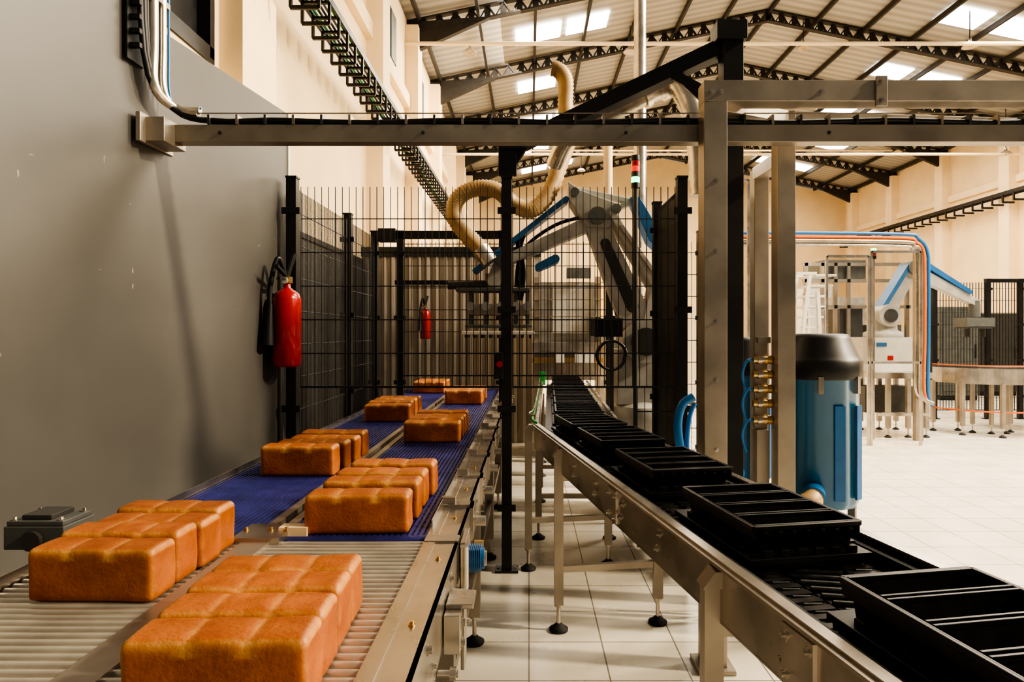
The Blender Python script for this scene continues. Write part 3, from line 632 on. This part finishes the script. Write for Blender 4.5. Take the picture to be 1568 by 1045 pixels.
# ---------------- far right cell
def robot2(u0,v0,y,s,name):
    b=B(); g=lambda u,v:P(u0+u*s,v0+v*s,y); m=y/1000*s
    b.lathe([(28*m,0),(28*m,6*m),(20*m,10*m),(18*m,30*m)],g(0,0),ROBW,20)
    b.cyl(g(0,-32)-Vector((0,22*m,0)),g(0,-32)+Vector((0,22*m,0)),17*m,ROBW,18)
    b.cyl(g(0,-32)-Vector((0,24*m,0)),g(0,-32)-Vector((0,22*m,0)),10*m,DGREY,18)
    b.link(g(0,-32),g(42,-105),12*m,8*m,18*m,ROBW); b.link(g(-8,-40),g(34,-108),3*m,3*m,26*m,BLUEP)
    b.cyl(g(42,-105)-Vector((0,16*m,0)),g(42,-105)+Vector((0,16*m,0)),11*m,MGREY,18)
    b.link(g(42,-103),g(140,-52),9*m,5*m,14*m,ROBW); b.link(g(58,-112),g(128,-68),4*m,3*m,20*m,BLUEP)
    b.cyl(g(140,-55),g(140,-30),8*m,MGREY,14); b.box(g(140,-22),(42*m,30*m,14*m),MGREY); b.bar(g(122,-14),g(158,-14),30*m,3*m,DGREY); b.cyl(g(128,-22),g(128,0),4*m,DGREY); b.cyl(g(152,-22),g(152,0),4*m,DGREY)
    return b.make(name)
robot2(1352,516,9.6,1,'palletizing_robot')
b=B(); Y=9.3
fr(1322,1408,517,572,Y,.7,WHITEP); fr(1332,1340,523,532,Y-.01,.01,BLUEP); fr(1343,1358,525,531,Y-.01,.01,BLUEP)
fr(1360,1368,545,552,Y-.01,.01,RED)
b.bb(P(1322,0,Y).x,P(1408,0,Y).x,Y-.3,Y+.6,.82,.90,STEEL)
for u in(1345,1375,1402):
    x=P(u,0,Y).x; leg(b,x,Y-.25,.82,.055); leg(b,x,Y+.5,.82,.055)
b.bb(P(1330,0,Y).x,P(1405,0,Y).x,Y-.28,Y-.24,.3,.34,STEEL); fr(1325,1400,592,632,Y+.1,.3,DGREY)
b.make('robot_base_table')
b=B(); cx,cy=P(1510,0,9.6).x,9.7
prev=None
for i in range(25):
    t=math.pi*1.0+math.pi*i/24; p=Vector((cx+.72*math.cos(t),cy+.72*math.sin(t),.0)); q=Vector((cx+.35*math.cos(t),cy+.35*math.sin(t),0))
    if prev:
        p0,q0=prev
        b.prism([q0+Vector((0,0,.86)),p0+Vector((0,0,.86)),p+Vector((0,0,.86)),q+Vector((0,0,.86))],(0,0,.02),DARKBELT)
        b.bar(p0+Vector((0,0,.84)),p+Vector((0,0,.84)),.02,.22,STEEL); b.bar(p0+Vector((0,0,.965)),p+Vector((0,0,.965)),.03,.02,DGREY)
        b.bar(p0+Vector((0,0,.99)),p+Vector((0,0,.99)),.02,.015,ORANGE); b.bar(p0+Vector((0,0,.35)),p+Vector((0,0,.35)),.02,.02,ORANGE)
    prev=(p,q)
    if i%5==0: leg(b,p.x,p.y,.75,.05); leg(b,q.x,q.y,.86,.045)
b.bb(cx+.30,cx+2.2,cy-.1,cy+.5,.80,.93,STEEL); leg(b,cx+1.2,cy,.8); leg(b,cx+2.1,cy,.8); leg(b,cx+1.2,cy+.4,.8); leg(b,cx+2.1,cy+.4,.8)
b.make('curved_conveyor')
b=B(); y=8.7
pl=lambda d:[P(1130,358+d,y),P(1250,358+d,y),P(1385,360+d,y),P(1405-d*.6,366+d,y),P(1419-d,385,y),P(1421-d,430,y),P(1421-d,520,y),P(1420-d,600,y),P(1428,622-d*.3,y)]
b.tube(pl(-1),.022,BLUEC,10,8); b.tube(pl(5),.022,ORANGE,10,8); b.tube(pl(11),.03,STEELD,10,8); b.tube(pl(17),.018,STEEL,8,8)
x=P(1412,0,y).x; b.bb(x-.05,x+.05,y+.05,y+.13,0,2.6,STEELD); b.bb(P(1130,0,y).x,x,y+.05,y+.12,2.62,2.70,STEELD); x2=P(1130,0,y).x; b.bb(x2-.04,x2+.04,y+.05,y+.12,0,2.62,STEELD)
b.make('cable_arch')
b=B(); y=8.4
for (u0,u1,v0) in((1128,1146,275),(1266,1330,392),(1334,1410,385)):
    a=P(u0,v0,y);c=P(u1,555,y); b.bb(a.x,c.x,y,y+.01,c.z,a.z,GLASS)
    for x in(a.x,c.x): b.bb(x-.015,x+.015,y-.01,y+.02,0,a.z,STEEL)
    b.bb(a.x,c.x,y-.01,y+.02,a.z-.02,a.z+.01,STEEL); b.bb(a.x,c.x,y-.01,y+.02,c.z-.02,c.z+.01,STEEL)
b.make('acrylic_guard')
b=B(); y=10.2
for i in range(6):
    p=P(1222+i*5,500-i*16,y); b.bb(p.x,p.x+.35,y,y+.5,p.z-.03,p.z,WHITEP)
for d in(0,.5):
    b.bar((P(1212,0,y).x,y+d,0),(P(1240,0,y).x,y+d,2.35),.05,.05,WHITEP); b.bar((P(1262,0,y).x,y+d,0),(P(1252,0,y).x,y+d,2.1),.05,.05,WHITEP); b.bar((P(1220,0,y).x,y+d,2.38),(P(1250,0,y).x,y+d,2.38),.04,.04,WHITEP)
b.make('step_platform')
b=B()
for i,u in enumerate((1430,1512,1562,1640)): fpost(b,P(u,0,11).x,11,2.35,.07)
wires(b,(P(1435,0,11).x,11),(P(1640,0,11).x,11),.15,2.3,.05,.006)
b.bb(P(1512,0,11).x,P(1640,0,11).x,10.97,11.03,2.3,2.36,BLACK)
b.make('safety_fence')
def cabinet(u0,u1,vt,y,m,name):
    b=B(); a=P(u0,vt,y);c=P(u1,vt,y); b.bb(a.x,c.x,y,y+.8,.1,a.z,m); b.bb(a.x+.03,c.x-.03,y+.03,y+.77,0,.1,BLACK)
    w=c.x-a.x; n=max(1,int(w/.7))
    for i in range(n): b.bb(a.x+.04+i*w/n,a.x+(i+1)*w/n-.04,y-.02,y,.2,a.z-.1,m); b.bb(a.x+(i+1)*w/n-.12,a.x+(i+1)*w/n-.09,y-.04,y-.02,a.z*.45,a.z*.6,BLACK)
    b.make(name,.005)
cabinet(1240,1275,440,16,WHITEP,'control_cabinet'); cabinet(1440,1500,470,14,MGREY,'control_cabinet'); cabinet(1068,1125,470,12.5,WHITEP,'control_cabinet'); cabinet(1285,1325,455,15,ROBW,'control_cabinet'); cabinet(1500,1560,480,15,DGREY,'control_cabinet')
b=B(); y=12
for u in(1235,1260,1280,1300,1335,1390): x=P(u,0,y).x; b.bb(x-.03,x+.03,y,y+.06,0,2.75,STEELD)
for v in(405,430,470): a=P(1230,v,y); c=P(1395,v,y); b.bb(a.x,c.x,y,y+.06,a.z-.03,a.z+.03,STEELD)
b.bb(P(1230,0,y).x,P(1395,0,y).x,y,y+1.2,.85,.95,STEEL); b.bb(P(1265,0,y).x,P(1330,0,y).x,y+.1,y+1,2.45,2.8,MGREY)
b.bb(P(1290,0,y).x,P(1325,0,y).x,y+.1,y+1,1.3,1.9,DGREY); b.bb(P(1340,0,y).x,P(1385,0,y).x,y+.1,y+1,.95,1.6,MGREY)
b.make('machine_frame')
b=B(); q=P(1332,400,9.15); b.cyl((q.x-.08,8.9,0),(q.x-.08,8.9,q.z),.015,STEEL,8)
for i,m in enumerate((BLACK,RED,LAMPG)): b.cyl((q.x-.08,8.9,q.z+i*.05),(q.x-.08,8.9,q.z+.045+i*.05),.035,m,14)
b.make('signal_tower')
# ---------------- camera
cam=bpy.data.cameras.new('camera'); co=bpy.data.objects.new('camera',cam); scene.collection.objects.link(co)
co.location=(0,0,H); co.rotation_euler=(math.pi/2,0,0); cam.sensor_width=36; cam.lens=36*F/1568; cam.shift_x=-26/1568; cam.shift_y=-12.5/1568; cam.clip_start=.05; cam.clip_end=200
scene.camera=co
# ---------------- lights
w=bpy.data.worlds.new('world'); scene.world=w; w.use_nodes=True; bg=w.node_tree.nodes['Background']; bg.inputs[0].default_value=(1,.91,.78,1); bg.inputs[1].default_value=.17
def area(name,loc,target,sx,sy,e,col=(1,.87,.68)):
    l=bpy.data.lights.new(name,'AREA'); l.shape='RECTANGLE'; l.size=sx; l.size_y=sy; l.energy=e; l.color=col
    o=bpy.data.objects.new(name,l); o.location=loc; d=Vector(target)-Vector(loc); o.rotation_euler=d.to_track_quat('-Z','Y').to_euler(); scene.collection.objects.link(o)
area('light_right_opening',(8,5.5,6.0),(0,2.5,.6),1.6,1.6,700)
area('light_floor_fill',(6.5,8,8.8),(6.0,8,0),5,5,1300)  # added fill lamp to brighten the right-hand floor; no skylight panel above it
area('light_skylight_mid',(1,17,8.3),(-2,17,3),4,8,1300)
area('light_skylight_right',(12,18,8.2),(12,18,0),4,10,1000)
area('light_skylight_far',(5,28,9),(5,28,0),10,6,1000)
s=bpy.data.lights.new('sun','SUN'); s.energy=3.0; s.angle=.06; s.color=(1,.83,.58); so=bpy.data.objects.new('sun',s); so.rotation_euler=Vector((-.80,.12,-.52)).to_track_quat('-Z','Y').to_euler(); scene.collection.objects.link(so)
scene.view_settings.view_transform='AgX'
try: scene.view_settings.look='AgX - High Contrast'
except Exception: pass
scene.view_settings.exposure=.2
